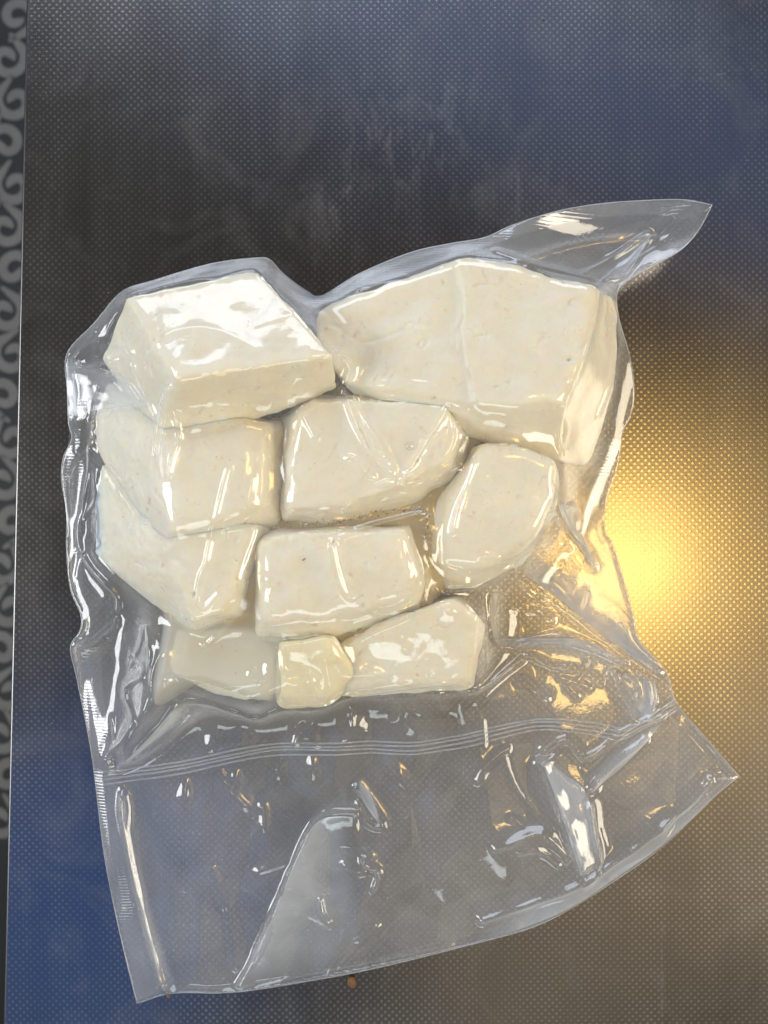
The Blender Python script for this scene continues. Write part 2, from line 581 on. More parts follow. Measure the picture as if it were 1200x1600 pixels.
# ------------------------------------------------------------------ the cheese
# each block: hull corners (photo px, photo py, height mm), label, edge rounding mm
BLOCKS = [
    ('big white cheese block at the upper left, its broad top face glaring under the film',
     [(198, 464, 47), (402, 423, 48), (521, 556, 62), (277, 589, 63),
      (160, 562, 24), (250, 690, 33), (296, 682, 35), (440, 645, 36), (526, 606, 36), (400, 450, 20), (215, 490, 20)], 2.4),
    ('largest cheese block at the upper right, with a vertical crack in its wide top face',
     [(496, 484, 44), (562, 454, 46), (735, 402, 47), (930, 443, 48), (906, 560, 51), (878, 628, 52), (770, 630, 52), (690, 604, 50), (546, 600, 48), (500, 545, 45),
      (966, 474, 16), (962, 600, 10), (922, 728, 12), (870, 718, 26), (770, 698, 28), (716, 655, 30), (496, 500, 10), (740, 450, 8), (560, 612, 24)], 3.0),
    ('cheese block on the left directly below the glaring upper left block',
     [(266, 696, 46), (404, 668, 45), (402, 788, 42), (345, 808, 43), (266, 834, 45),
      (168, 590, 18), (148, 640, 15), (150, 700, 13), (250, 852, 28), (438, 818, 20), (442, 660, 24), (300, 690, 30)], 3.6),
    ('lower left cheese block with a long bright highlight and a wide pale flank',
     [(282, 840, 41), (396, 824, 38), (354, 938, 36), (342, 954, 35), (304, 966, 34), (266, 864, 38),
      (160, 722, 13), (148, 772, 12), (146, 868, 10), (290, 984, 12), (430, 824, 14), (394, 962, 14), (305, 990, 10)], 3.2),
    ('rounded cheese block in the very middle, its film pinched into a V of creases',
     [(470, 652, 44), (500, 632, 45), (560, 628, 45), (690, 638, 46), (712, 676, 44), (696, 718, 43), (630, 752, 44), (535, 784, 43), (458, 792, 42), (454, 740, 43),
      (438, 655, 24), (484, 618, 28), (702, 622, 28), (740, 690, 22), (724, 748, 20), (652, 798, 19), (530, 822, 20), (436, 822, 20)], 3.2),
    ('cheese block on the right below the cracked one, with a curved outer edge',
     [(758, 702, 43), (802, 702, 43), (862, 724, 42), (862, 784, 40), (815, 850, 36), (756, 884, 33), (692, 880, 33), (706, 812, 38),
      (872, 728, 20), (866, 804, 14), (814, 884, 10), (745, 922, 9), (684, 922, 10), (660, 872, 14), (690, 785, 22), (742, 692, 26)], 2.8),
    ('squarish cheese block at the bottom centre, under the dark gap, with a tan nick',
     [(412, 852, 40), (436, 840, 41), (520, 838, 41), (630, 830, 41), (648, 900, 38), (638, 934, 35), (505, 962, 33), (416, 968, 33),
      (390, 842, 18), (430, 823, 18), (646, 812, 18), (672, 905, 16), (664, 958, 14), (505, 1004, 14), (394, 1004, 14)], 3.2),
    ('low wedge of cheese along the bottom edge, ending in a white tip on its right',
     [(535, 1012, 20), (650, 958, 30), (705, 938, 32), (748, 965, 28), (735, 1062, 20), (640, 1046, 19), (520, 1072, 15),
      (720, 930, 3), (758, 980, 3), (738, 1078, 2), (560, 1084, 2), (530, 1092, 2), (530, 990, 3)], 2.6),
    ('small butter-yellow chunk of cheese at the bottom, left of the wedge',
     [(438, 1004, 25), (516, 998, 27), (552, 1050, 23), (506, 1088, 18), (440, 1090, 18),
      (430, 1000, 2), (530, 992, 4), (570, 1060, 2), (512, 1108, 2), (430, 1108, 2)], 3.4),
    ('dull greyish cheese piece sunk in the whey at the bottom left of the heap',
     [(290, 985, 10), (390, 985, 12), (425, 1015, 11), (418, 1080, 7), (350, 1066, 6), (285, 1040, 6),
      (275, 980, 1), (430, 985, 1), (428, 1100, 1), (340, 1088, 1), (268, 1050, 1)], 3.5),
]


def make_hull(pts, rnd, grow=(0, 0, 0)):
    bm = bmesh.new()
    mx = sum(p[0] for p in pts) / len(pts)
    my = sum(p[1] for p in pts) / len(pts)
    for (px, py, z) in pts:
        g = grow[0] if z > 27 else grow[1]
        rr = math.hypot(px - mx, py - my)
        if z <= 27 and (px - mx) * (500 - px) + (py - my) * (760 - py) > 0:
            g, z = grow[2], z + 3       # blocks pressed together widen towards the middle of the heap
        px, py = px + (px - mx) / rr * g, py + (py - my) / rr * g
        bm.verts.new(Vector(P(px, py, z / 1000)) * 1000)
    bmesh.ops.convex_hull(bm, input=bm.verts)
    loose = [v for v in bm.verts if not v.link_faces]
    bmesh.ops.delete(bm, geom=loose, context='VERTS')
    bmesh.ops.dissolve_limit(bm, angle_limit=R(4), verts=bm.verts, edges=bm.edges)
    bmesh.ops.bevel(bm, geom=list(bm.edges), offset=rnd, offset_type='OFFSET', segments=2, profile=0.6, affect='EDGES', clamp_overlap=True)
    me = bpy.data.meshes.new('tmp')
    bm.to_mesh(me)
    bm.free()
    o = bpy.data.objects.new('tmp', me)
    COL.objects.link(o)
    md = o.modifiers.new('r', 'REMESH')
    md.mode = 'VOXEL'
    md.voxel_size = 0.7
    sm = o.modifiers.new('s', 'SMOOTH')
    sm.factor = 0.5
    sm.iterations = 6
    dg = bpy.context.evaluated_depsgraph_get()
    ev = bpy.data.meshes.new_from_object(o.evaluated_get(dg))
    bpy.data.objects.remove(o)
    bpy.data.meshes.remove(me)
    return ev


def get_co(me):
    a = np.empty(len(me.vertices) * 3)
    me.vertices.foreach_get('co', a)
    return a.reshape(-1, 3)


def get_no(me):
    a = np.empty(len(me.vertices) * 3)
    me.vertices.foreach_get('normal', a)
    return a.reshape(-1, 3)


CR = [None] * len(BLOCKS)
GX0, GY0, GX1, GY1 = -175.0, -245.0, 180.0, 165.0   # film grid window, mm
HC = 0.9
nxc, nyc = int((GX1 - GX0) / HC) + 1, int((GY1 - GY0) / HC) + 1
HF = HC / 2
nxf, nyf = 2 * nxc - 1, 2 * nyc - 1
obst_f = np.zeros((nyf, nxf))
for bi, (label, pts, rnd) in enumerate(BLOCKS):
    me = make_hull(pts, rnd, (2, 2, 14) if bi < 2 else ((5, 2, 12) if bi < 7 else (3, 2, 4)))
    co, no = get_co(me), get_no(me)
    # hand-cut unevenness: broad swells and a few flat slumps
    co = co + no * (0.9 * fbm(co, 26, 11 + bi, 2) + 0.60 * fbm(co, 10, 31 + bi, 3))[:, None]
    if bi == 1:      # its left half sits a little lower than the right, along the break
        bl = np.array([P(712, 405, .047), P(722, 470, .05), P(720, 540, .05), P(734, 600, .05), P(738, 640, .05)])[:, :2] * 1000
        bx = np.interp(co[:, 1], bl[::-1, 1], bl[::-1, 0]) + 0.9 * noise3(co, 6, 401)
        co[:, 2] -= 2.0 * np.where(no[:, 2] > 0, 1, 0) / (1 + np.exp((co[:, 0] - bx) / 0.7)) * np.clip((co[:, 2] - 15) / 20, 0, 1)
    co[:, 2] = np.maximum(co[:, 2], 0.9)
    # footprint height map for the film (before the fine pits)
    me.vertices.foreach_set('co', co.ravel())
    me.update()
    no = get_no(me)
    up = no[:, 2] > 0.12
    cu, nu = co[up], no[up]
    ii = np.rint((cu[:, 0] - GX0) / HF).astype(int)
    jj = np.rint((cu[:, 1] - GY0) / HF).astype(int)
    for di in (-1, 0, 1):
        for dj in (-1, 0, 1):
            dx = GX0 + HF * (ii + di) - cu[:, 0]
            dy = GY0 + HF * (jj + dj) - cu[:, 1]
            ok = dx * dx + dy * dy < 0.62 ** 2
            zz = cu[:, 2] - (nu[:, 0] * dx + nu[:, 1] * dy) / np.maximum(nu[:, 2], 0.25)
            np.maximum.at(obst_f, ((jj + dj)[ok], (ii + di)[ok]), zz[ok])
    # fine: crumb texture and pits
    d = 0.10 * noise3(co, 2.6, 70 + bi) + 0.06 * noise3(co, 1.3, 90 + bi)
    cand = np.where(no[:, 2] > 0.15)[0]
    npit = 17 if bi < 7 else 5
    for q in rng.choice(cand, npit, replace=False):
        c = co[q]
        rad = rng.uniform(0.55, 1.15)
        ang = rng.uniform(0, math.pi)
        ax = np.array([math.cos(ang), math.sin(ang), 0])
        dv = co - c
        m = (np.abs(dv) < 5).all(1)
        al = dv[m] @ ax
        rest = np.sqrt(np.maximum((dv[m] ** 2).sum(1) - al ** 2, 0))
        rr = np.sqrt((al / (rng.uniform(1.1, 2.6))) ** 2 + rest ** 2) / rad
        d[m] -= rng.uniform(0.9, 2.3) * np.exp(-rr ** 2 * 1.6) * (0.6 + 0.6 * noise3(co[m], 1.6, 55))
    # short crumbly cracks
    ck = np.abs(fbm(co, 16, 301 + bi, 3))
    gate = np.clip(noise3(co, 11, 331 + bi) * 3.2 - 0.9, 0, 1)
    d -= 0.85 * np.exp(-(ck / 0.035) ** 2) * gate
    if bi == 1:      # the crack running down the wide top face
        ln = np.array([P(718, 445, .05), P(723, 490, .05), P(719, 530, .05), P(726, 566, .05), P(735, 590, .05)])[:, :2] * 1000
        dd, sd, pr, L = near_line(co[:, 0] + 0.8 * noise3(co, 4, 5), co[:, 1], ln)
        d -= np.where(no[:, 2] > 0.3, 1.5 * np.exp(-(dd / 0.55) ** 2) * (0.45 + 0.55 * noise3(co, 7, 8)), 0)
        ln = np.array([P(520, 505, .047), P(560, 528, .047), P(600, 525, .047), P(640, 505, .047), P(672, 508, .047)])[:, :2] * 1000
        dd, sd, pr, L = near_line(co[:, 0], co[:, 1] + 1.2 * noise3(co, 5, 6), ln)
        d -= np.where(no[:, 2] > 0.3, 0.9 * np.exp(-(dd / 0.9) ** 2) * (0.5 + 0.5 * noise3(co, 6, 9)), 0)
    fin = (co + no * d[:, None])
    fin[:, 2] = np.maximum(fin[:, 2], 0.8)
    fin /= 1000.0
    ctr = np.array([fin[:, 0].mean(), fin[:, 1].mean(), fin[:, 2].min()])
    me.vertices.foreach_set('co', (fin - ctr).ravel())
    me.update()
    me.polygons.foreach_set('use_smooth', [True] * len(me.polygons))
    me.materials.clear()
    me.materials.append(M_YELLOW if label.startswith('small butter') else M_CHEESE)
    me.name = 'cheese_block'
    o = bpy.data.objects.new('cheese_block', me)
    COL.objects.link(o)
    o.location = ctr
    tag(o, label, 'cheese', 'white cheese blocks sealed in the bag')


# fill the pin holes of the scattered height maps
def fill(a, n):
    for _ in range(n):
        p = np.pad(a, 1, mode='edge')
        nb = np.stack([p[1:-1, :-2], p[1:-1, 2:], p[:-2, 1:-1], p[2:, 1:-1]])
        hole = (a < nb.min(0) - 1.0)
        cnt = (nb > a[None] + 2.0).sum(0) >= 3
        m = hole | cnt
        a = np.where(m, np.sort(nb, 0)[1:].mean(0), a)
    return a


def blur(a, n=1):
    for _ in range(n):
        p = np.pad(a, 1, mode='edge')
        a = (4 * a + 2 * (p[1:-1, :-2] + p[1:-1, 2:] + p[:-2, 1:-1] + p[2:, 1:-1])
             + p[:-2, :-2] + p[:-2, 2:] + p[2:, :-2] + p[2:, 2:]) / 16
    return a


POCKET = [P(px, py, .01) for px, py in [(235, 955), (300, 960), (440, 985), (520, 1000), (640, 1030), (660, 1062), (540, 1084), (450, 1100), (404, 1116), (340, 1100), (290, 1090), (240, 1135), (192, 1192), (190, 1160), (208, 1110), (215, 1050), (222, 1000)]]
POCKET = np.array([(a * 1000, b * 1000) for a, b, c in POCKET])


def pocket(x, y):
    X, Y = np.meshgrid(x, y)
    d, _, _, _ = near_line(X, Y, np.concatenate([POCKET, POCKET[:1]]))
    t = np.clip(d / 14.0, 0, 1)
    return np.where(inside_poly(X, Y, POCKET), 23.5 * np.sqrt(t * (2 - t)), 0)


obst_f = blur(fill(obst_f, 6), 1)
obst = obst_f[::2, ::2].copy()

# ------------------------------------------------------------------ the vacuum bag
# outline of the bag: photo px, py and height of its edge in mm
OUTLINE = [
    (190, 456, 36), (240, 438, 36), (330, 412, 36), (400, 403, 36), (422, 406, 35), (442, 427, 32), (480, 455, 27), (503, 462, 25),
    (560, 428, 28), (640, 395, 30), (700, 381, 31), (757, 371, 31), (800, 352, 28), (870, 330, 25), (940, 318, 23), (1010, 313, 22),
    (1070, 312, 23), (1113, 320, 24), (1090, 362, 20), (1060, 393, 18), (1010, 420, 18), (978, 440, 20), (964, 460, 22), (968, 500, 20),
    (985, 560, 16), (991, 615, 12), (985, 650, 10), (973, 674, 8), (970, 700, 6), (962, 740, 4), (948, 782, 2), (946, 830, 1.5),
    (958, 850, 1.5), (975, 905, 1.5), (990, 960, 1.5), (1000, 1002, 2), (1036, 1042, 3), (1046, 1062, 2), (1058, 1100, 2), (1100, 1150, 2), (1155, 1213, 5),
    (1130, 1233, 6), (1108, 1252, 5), (1060, 1300, 3), (1020, 1335, 3), (970, 1370, 4), (900, 1415, 3), (830, 1450, 2), (720, 1480, 2),
    (600, 1510, 3), (500, 1530, 3), (370, 1550, 2), (270, 1552, 2), (214, 1568, 1.5), (190, 1470, 1), (165, 1350, 1), (152, 1250, 1), (146, 1200, 1),
    (138, 1150, 1), (120, 1060, 2), (110, 1012, 4), (125, 985, 4), (126, 960, 3), (110, 920, 2), (104, 860, 2), (104, 800, 3),
    (96, 750, 5), (99, 715, 8), (112, 685, 11), (107, 660, 14), (105, 610, 18), (105, 552, 22), (150, 502, 29)]
corner_ids = {17, 40, 53}


def outline_world():
    n = len(OUTLINE)
    pts = np.array([(*[c * 1000 for c in P(px, py, z / 1000)[:2]], z) for px, py, z in OUTLINE])
    out = []
    for i in range(n):
        p1, p2 = pts[i], pts[(i + 1) % n]
        p0, p3 = pts[i - 1], pts[(i + 2) % n]
        if i in corner_ids: p0 = 2 * p1 - p2
        if (i + 1) % n in corner_ids: p3 = 2 * p2 - p1
        for k in range(8):
            t = k / 8
            out.append(0.5 * (2 * p1 + (p2 - p0) * t + (2 * p0 - 5 * p1 + 4 * p2 - p3) * t * t + (3 * p1 - p0 - 3 * p2 + p3) * t ** 3))
    return np.array(out)


RIM = outline_world()
# small waviness of the cut edges
RIM[:, 2] = np.maximum(RIM[:, 2], 0.9)
xc = GX0 + HC * np.arange(nxc)
yc = GY0 + HC * np.arange(nyc)
XC, YC = np.meshgrid(xc, yc)
xf = GX0 + HF * np.arange(nxf)
yf = GY0 + HF * np.arange(nyf)
XF, YF = np.meshgrid(xf, yf)


def nearest_rim(X, Y):
    """distance to the rim, nearest rim point (x, y, z)"""
    shp = X.shape
    X, Y = X.ravel(), Y.ravel()
    a = RIM
    b = np.roll(RIM, -1, 0)
    best = np.full(X.shape, 1e9)
    pt = np.zeros((X.size, 3))
    for i in range(len(a)):
        d = b[i] - a[i]
        L2 = d[0] ** 2 + d[1] ** 2
        t = np.clip(((X - a[i, 0]) * d[0] + (Y - a[i, 1]) * d[1]) / L2, 0, 1)
        qx, qy = a[i, 0] + t * d[0], a[i, 1] + t * d[1]
        dd = (X - qx) ** 2 + (Y - qy) ** 2
        m = dd < best
        best[m] = dd[m]
        pt[m, 0] = qx[m]
        pt[m, 1] = qy[m]
        pt[m, 2] = (a[i, 2] + t * d[2])[m]
    return np.sqrt(best).reshape(shp), pt.reshape(*shp, 3)


rd_c, rp_c = nearest_rim(XC, YC)
in_c = inside_poly(XC, YC, RIM)


def solve(ob, fixed, fz, z, p, iters):
    for _ in range(iters):
        q = np.pad(z, 1, mode='edge')
        a = 0.25 * (q[1:-1, :-2] + q[1:-1, 2:] + q[:-2, 1:-1] + q[2:, 1:-1]) - p
        z = np.maximum(a, ob)
        z = np.where(fixed, fz, z)
    return z


PRESS = 0.08        # sag of the sheet, mm per mm^2
FLOORZ = 0.9


def membrane():
    ob = np.maximum(np.where(obst > 1, obst + 0.55, 0), FLOORZ)
    ob = np.where(ob > 5, np.maximum(ob - 0.35, blur(ob, 5) + 0.1), ob)     # the sheet bridges small hollows
    ob = np.maximum(ob, pocket(xc, yc))
    z = None
    for st, it in ((4, 500), (2, 600), (1, 900)):
        o = ob[::st, ::st]
        f = ~in_c[::st, ::st]
        fz = rp_c[::st, ::st, 2]
        if z is None:
            z0 = np.maximum(o, fz * np.exp(-rd_c[::st, ::st] / 15))
        else:
            zz = np.repeat(np.repeat(z, 2, 0), 2, 1)[:o.shape[0], :o.shape[1]]
            if zz.shape != o.shape:
                zz = np.pad(zz, ((0, o.shape[0] - zz.shape[0]), (0, o.shape[1] - zz.shape[1])), mode='edge')
            z0 = blur(zz, 2)
        z = solve(o, f, fz, z0, PRESS / 4 * (HC * st) ** 2, it)
    return z


ZC = membrane()


def up2(a):
    o = np.zeros((2 * a.shape[0] - 1, 2 * a.shape[1] - 1))
    o[::2, ::2] = a
    o[1::2, ::2] = 0.5 * (a[1:] + a[:-1])
    o[::2, 1::2] = 0.5 * (a[:, 1:] + a[:, :-1])
    o[1::2, 1::2] = 0.25 * (a[1:, 1:] + a[1:, :-1] + a[:-1, 1:] + a[:-1, :-1])
    return o


ZB = blur(up2(ZC), 6)
in_f = up2(in_c.astype(float)) > 0.01
inside_f = inside_poly(XF, YF, RIM)
near = up2(rd_c) < 6
ZB0 = ZB.copy()


def sample(Z, x, y):
    u = np.clip((x - GX0) / HF, 0, nxf - 1.001)
    v = np.clip((y - GY0) / HF, 0, nyf - 1.001)
    i, j = u.astype(int), v.astype(int)
    fu, fv = u - i, v - j
    return (Z[j, i] * (1 - fu) * (1 - fv) + Z[j, i + 1] * fu * (1 - fv) + Z[j + 1, i] * (1 - fu) * fv + Z[j + 1, i + 1] * fu * fv)


def on_film(pix):
    """photo pixels -> mm points on the (unwrinkled) film"""
    pix = np.array(pix, float)
    z = np.full(len(pix), 10.0)
    for _ in range(12):
        k = S * (H - z / 1000) / H * 1000
        x = (pix[:, 0] - 600) * k
        y = (800 - pix[:, 1]) * k
        z = 0.5 * z + 0.5 * sample(ZB0, x, y)
    return np.stack([x, y], 1)


# creases: photo polyline, height mm, half width mm, kind
#  'r' sharp ridge, 'g' groove, 's' one-sided step (left side of the line is raised), 'b' rounded swell
CREASE = [
    # upper left shoulder and side flap
    ([(188, 460), (150, 508), (110, 552)], 1.6, 1.8, 'r'),
    ([(184, 478), (168, 515), (156, 545)], 1.1, 1.3, 'r'),
    ([(160, 512), (150, 540), (146, 560)], 0.8, 1.0, 'r'),
    ([(112, 574), (135, 552), (165, 540), (196, 544), (215, 560)], 2.2, 1.6, 'r'),
    ([(118, 566), (130, 578), (160, 578), (190, 560)], 1.3, 1.2, 'r'),
    ([(172, 584), (200, 600), (214, 618), (226, 636)], 1.7, 1.1, 'r'),
    ([(105, 664), (170, 648), (238, 636)], 1.0, 1.1, 'r'),
    ([(205, 560), (215, 585), (235, 630), (250, 660)], 0.9, 1.3, 'r'),
    # bridge from the upper left block down to the one below
    ([(268, 598), (254, 640), (246, 690), (243, 720)], 1.5, 1.1, 'r'),
    ([(266, 640), (278, 655), (283, 680), (272, 712), (262, 752)], 1.4, 0.9, 'r'),
    ([(262, 640), (256, 680), (254, 715), (259, 754)], 1.1, 0.9, 'r'),
    # lower left block
    ([(364, 722), (356, 735), (346, 775), (328, 850), (322, 880), (313, 902), (308, 935), (318, 950), (340, 930), (352, 918)], 0.75, 0.8, 'r'),
    ([(398, 735), (390, 770), (384, 800)], 0.5, 0.8, 'r'),
    # middle
    ([(536, 604), (552, 650), (574, 695), (600, 728), (618, 746)], 1.7, 1.2, 'r'),
    ([(541, 600), (566, 650), (590, 690), (612, 735)], 1.2, 0.9, 'r'),
    ([(702, 630), (688, 655), (664, 690), (642, 728), (628, 744)], 1.2, 1.0, 'r'),
    ([(708, 648), (706, 690), (690, 716), (650, 738), (618, 752)], 0.9, 0.9, 'r'),
    ([(618, 748), (590, 760), (560, 780), (530, 800)], 1.1, 1.2, 'r'),
    ([(724, 728), (690, 748), (650, 760), (622, 758)], 1.0, 1.1, 'r'),
    ([(535, 720), (548, 715), (560, 722), (572, 738), (590, 752)], 0.9, 0.9, 'r'),
    ([(464, 622), (474, 648), (486, 672), (498, 696)], 0.7, 0.8, 'r'),
    ([(545, 602), (620, 598), (690, 602)], 0.8, 1.0, 'r'),
    ([(522, 545), (545, 575), (540, 600), (536, 615)], 1.5, 1.2, 'r'),
    ([(404, 425), (440, 462), (490, 520), (528, 560)], 0.8, 0.9, 'r'),
    ([(390, 512), (440, 496), (490, 482)], 0.35, 1.1, 'r'),
    ([(390, 512), (388, 530), (420, 552)], 0.35, 1.1, 'r'),
    ([(240, 545), (270, 520), (320, 512), (370, 528), (410, 552)], 0.35, 1.3, 'r'),
    # right hand blocks
    ([(936, 440), (928, 500), (908, 570), (880, 640), (872, 690), (880, 720)], 1.2, 1.0, 'r'),
    ([(945, 450), (962, 490), (966, 530), (955, 590), (930, 660)], 1.1, 1.1, 'r'),
    ([(872, 640), (885, 665), (880, 700)], 1.2, 0.9, 'r'),
    ([(745, 712), (728, 760), (714, 800), (706, 840)], 0.9, 0.9, 'r'),
    ([(765, 738), (752, 760), (746, 778)], 0.7, 0.8, 'r'),
    ([(742, 868), (790, 872), (822, 856), (852, 816)], 0.7, 1.0, 'r'),
    ([(690, 920), (740, 915), (780, 896), (806, 880)], 1.3, 1.2, 'r'),
    ([(664, 860), (690, 900), (740, 912)], 0.9, 1.0, 'r'),
    ([(672, 912), (690, 945), (715, 960)], 1.0, 1.0, 'r'),
    # bottom centre
    ([(516, 838), (522, 872), (530, 905), (542, 930), (560, 938)], 1.0, 0.9, 'r'),
    ([(518, 842), (570, 826), (620, 812), (668, 800)], 1.0, 0.9, 'r'),
    ([(560, 940), (590, 958), (620, 950), (640, 930)], 0.7, 0.9, 'r'),
    ([(628, 1000), (634, 1018), (640, 1002)], 0.8, 0.7, 'r'),
    ([(745, 950), (742, 1000), (736, 1074)], 0.9, 1.0, 'r'),
    # the hem where the film drops off the heap along the bottom
    ([(284, 1094), (330, 1098), (372, 1110), (404, 1120), (440, 1108), (500, 1104), (540, 1088), (600, 1078), (690, 1068), (736, 1076), (780, 1052), (824, 1022)], 3.4, 1.6, 'r'),
    ([(284, 1094), (258, 1128), (226, 1162), (184, 1204)], 3.2, 1.8, 'r'),
    ([(312, 1096), (296, 1122), (262, 1150), (205, 1190)], 1.6, 1.4, 'r'),
    ([(184, 1204), (172, 1180), (196, 1150), (212, 1118), (200, 1074), (232, 1050)], 2.4, 1.4, 'r'),
    ([(230, 970), (220, 1010), (208, 1028)], 1.8, 1.2, 'r'),
    ([(231, 970), (236, 1010), (238, 1046)], 1.8, 1.1, 'r'),
    ([(200, 1042), (216, 1030), (230, 1044)], 1.4, 1.3, 'r'),
    ([(184, 958), (180, 972), (150, 996), (112, 1016)], 1.9, 1.4, 'r'),
    ([(126, 860), (150, 892), (186, 930), (186, 960)], 1.6, 1.2, 'r'),
    ([(144, 690), (140, 740), (128, 800), (124, 840), (130, 868)], 2.2, 1.4, 'r'),
    ([(310, 1000), (322, 1010), (345, 985), (360, 965)], 0.9, 0.8, 'r'),
    ([(270, 1050), (300, 1060), (350, 1070), (420, 1062)], 0.7, 1.6, 'r'),
    # flat side wing on the right
    ([(868, 782), (880, 810), (898, 840), (916, 865), (930, 896)], 1.8, 1.2, 'r'),
    ([(885, 782), (905, 812), (900, 838)], 1.1, 1.0, 'r'),
    ([(806, 892), (860, 930), (910, 968), (960, 1005), (1040, 1058)], 2.8, 2.4, 'r'),
    ([(800, 880), (806, 912), (842, 938), (884, 938)], 1.4, 1.2, 'r'),
    ([(766, 920), (764, 960), (772, 1000), (800, 1010), (860, 998), (920, 1010), (985, 1040)], 1.9, 1.3, 'r'),
    ([(812, 1018), (860, 1040), (910, 1050), (946, 1070)], 1.2, 1.0, 'r'),
    ([(900, 920), (908, 950), (916, 915)], 1.3, 0.9, 'r'),
    ([(950, 1040), (962, 1080), (984, 1118), (1000, 1128)], 1.8, 1.4, 'r'),
    ([(985, 1040), (1010, 1060), (1018, 1098), (1002, 1126)], 2.0, 1.3, 'r'),
    ([(965, 1050), (985, 1062), (990, 1095)], 1.2, 0.8, 'r'),
    # the bridge of the right ear
    ([(762, 392), (820, 414), (880, 428), (936, 442)], 1.4, 1.1, 'r'),
    ([(940, 440), (975, 432), (1000, 395), (1020, 362)], 2.2, 1.1, 'r'),
    ([(1020, 360), (990, 380), (950, 408), (905, 432)], 1.4, 1.1, 'r'),
    ([(940, 442), (946, 480), (940, 520)], 1.0, 0.9, 'r'),
    # flat mouth of the bag
    ([(194, 1228), (200, 1300), (222, 1420), (250, 1520), (268, 1552)], 2.0, 1.2, 'r'),
    ([(566, 1266), (520, 1268), (492, 1284), (468, 1330), (430, 1420), (400, 1490), (368, 1546)], 3.0, 1.2, 's'),
    ([(550, 1218), (566, 1240), (590, 1272), (596, 1288), (574, 1280), (556, 1240)], 2.0, 1.0, 'r'),
    ([(500, 1390), (504, 1420), (520, 1446)], 2.0, 1.1, 'r'),
    ([(480, 1418), (500, 1432), (522, 1448)], 1.5, 1.0, 'r'),
    ([(560, 1330), (575, 1345), (590, 1358), (580, 1392)], 1.5, 1.0, 'r'),
    ([(840, 1176), (880, 1152), (902, 1172), (920, 1178), (975, 1140), (1040, 1108)], 3.0, 1.5, 'r'),
    ([(840, 1176), (856, 1220), (880, 1280), (900, 1340), (912, 1364)], 4.0, 2.2, 's'),
    ([(840, 1176), (880, 1212), (912, 1238)], 2.4, 1.4, 'r'),
    ([(912, 1236), (950, 1196), (1012, 1144)], 3.0, 1.6, 'r'),
    ([(914, 1238), (922, 1290), (932, 1352), (898, 1384)], 3.2, 1.4, 'r'),
    ([(760, 1326), (790, 1312), (840, 1296), (872, 1322), (890, 1350)], 2.0, 2.2, 'r'),
    ([(800, 1330), (840, 1326), (880, 1356)], 1.4, 1.2, 'r'),
    ([(740, 1226), (760, 1190), (800, 1160)], 1.6, 1.8, 'r'),
    ([(500, 1540), (540, 1470), (600, 1440)], 1.2, 2.4, 'r'),
    ([(740, 1440), (860, 1396), (960, 1340), (1060, 1262), (1110, 1205)], 1.8, 2.4, 'r'),
    ([(1108, 1252), (1096, 1226), (1120, 1198)], 1.0, 1.0, 'r'),
    ([(330, 1340), (360, 1430), (372, 1520)], 1.0, 2.0, 'r'),
]
SWELL = [  # teardrop blisters: centre px, half length, half width (px), tilt deg, height mm
    (196, 1256, 34, 9, 96, 2.0), (290, 1236, 24, 10, 85, 1.8), (368, 1216, 18, 10, 75, 1.6), (436, 1206, 22, 10, 75, 1.8),
    (490, 1196, 24, 10, 92, 1.6), (624, 1212, 30, 16, 110, 2.2), (568, 1340, 16, 12, 30, 1.5), (690, 1230, 40, 26, 60, 1.2),
    (820, 1310, 60, 26, 20, 3.2), (300, 1430, 60, 40, 70, 1.4), (640, 1390, 70, 40, 20, 1.2), (980, 1250, 60, 40, 45, 1.4),
    (560, 1130, 16, 12, 60, 1.6), (640, 1126, 20, 12, 100, 1.6), (480, 1140, 20, 14, 90, 1.6), (380, 1150, 26, 18, 70, 1.8),
    (720, 1110, 24, 14, 120, 1.4), (330, 1160, 22, 14, 60, 1.4), (860, 820, 12, 10, 60, 1.5), (888, 795, 9, 8, 60, 1.6),
    (640, 696, 4, 4, 0, 0.5), (150, 740, 26, 8, 95, 1.2), (240, 1110, 20, 14, 60, 1.8), (846, 970, 20, 14, 30, 1.4)]

# many smaller creases: gathers running out from the heap, and stray crumples in the loose sheet
for k in range(44):
    a = rng.uniform(0, 2 * math.pi)
    if k < 20:                                   # between the hem and the pressed lines, roughly downwards
        x, y = rng.uniform(170, 960), rng.uniform(1040, 1150)
        dx, dy, L = rng.normal(0, 0.35), 1.0, rng.uniform(30, 90)
    elif k < 26:                                 # the flat mouth
        x, y = rng.uniform(210, 1060), rng.uniform(1200, 1460)
        dx, dy, L = math.cos(a), 1.3 * math.sin(a), rng.uniform(30, 120)
    elif k < 38:                                # left margin
        x, y = rng.uniform(112, 150), rng.uniform(560, 1000)
        dx, dy, L = rng.normal(0, 0.35), 1.0, rng.uniform(25, 80)
    else:                                        # right wing
        x, y = rng.uniform(800, 960), rng.uniform(760, 1090)
        dx, dy, L = 0.7, rng.uniform(0.2, 1.0), rng.uniform(25, 80)
    n = math.hypot(dx, dy)
    dx, dy = dx / n * L / 2, dy / n * L / 2
    bend = rng.uniform(-0.25, 0.25)
    CREASE.append(([(x - dx, y - dy), (x + dy * bend, y - dx * bend), (x + dx, y + dy)], rng.uniform(0.7, 1.7), rng.uniform(0.9, 2.4), 'r'))

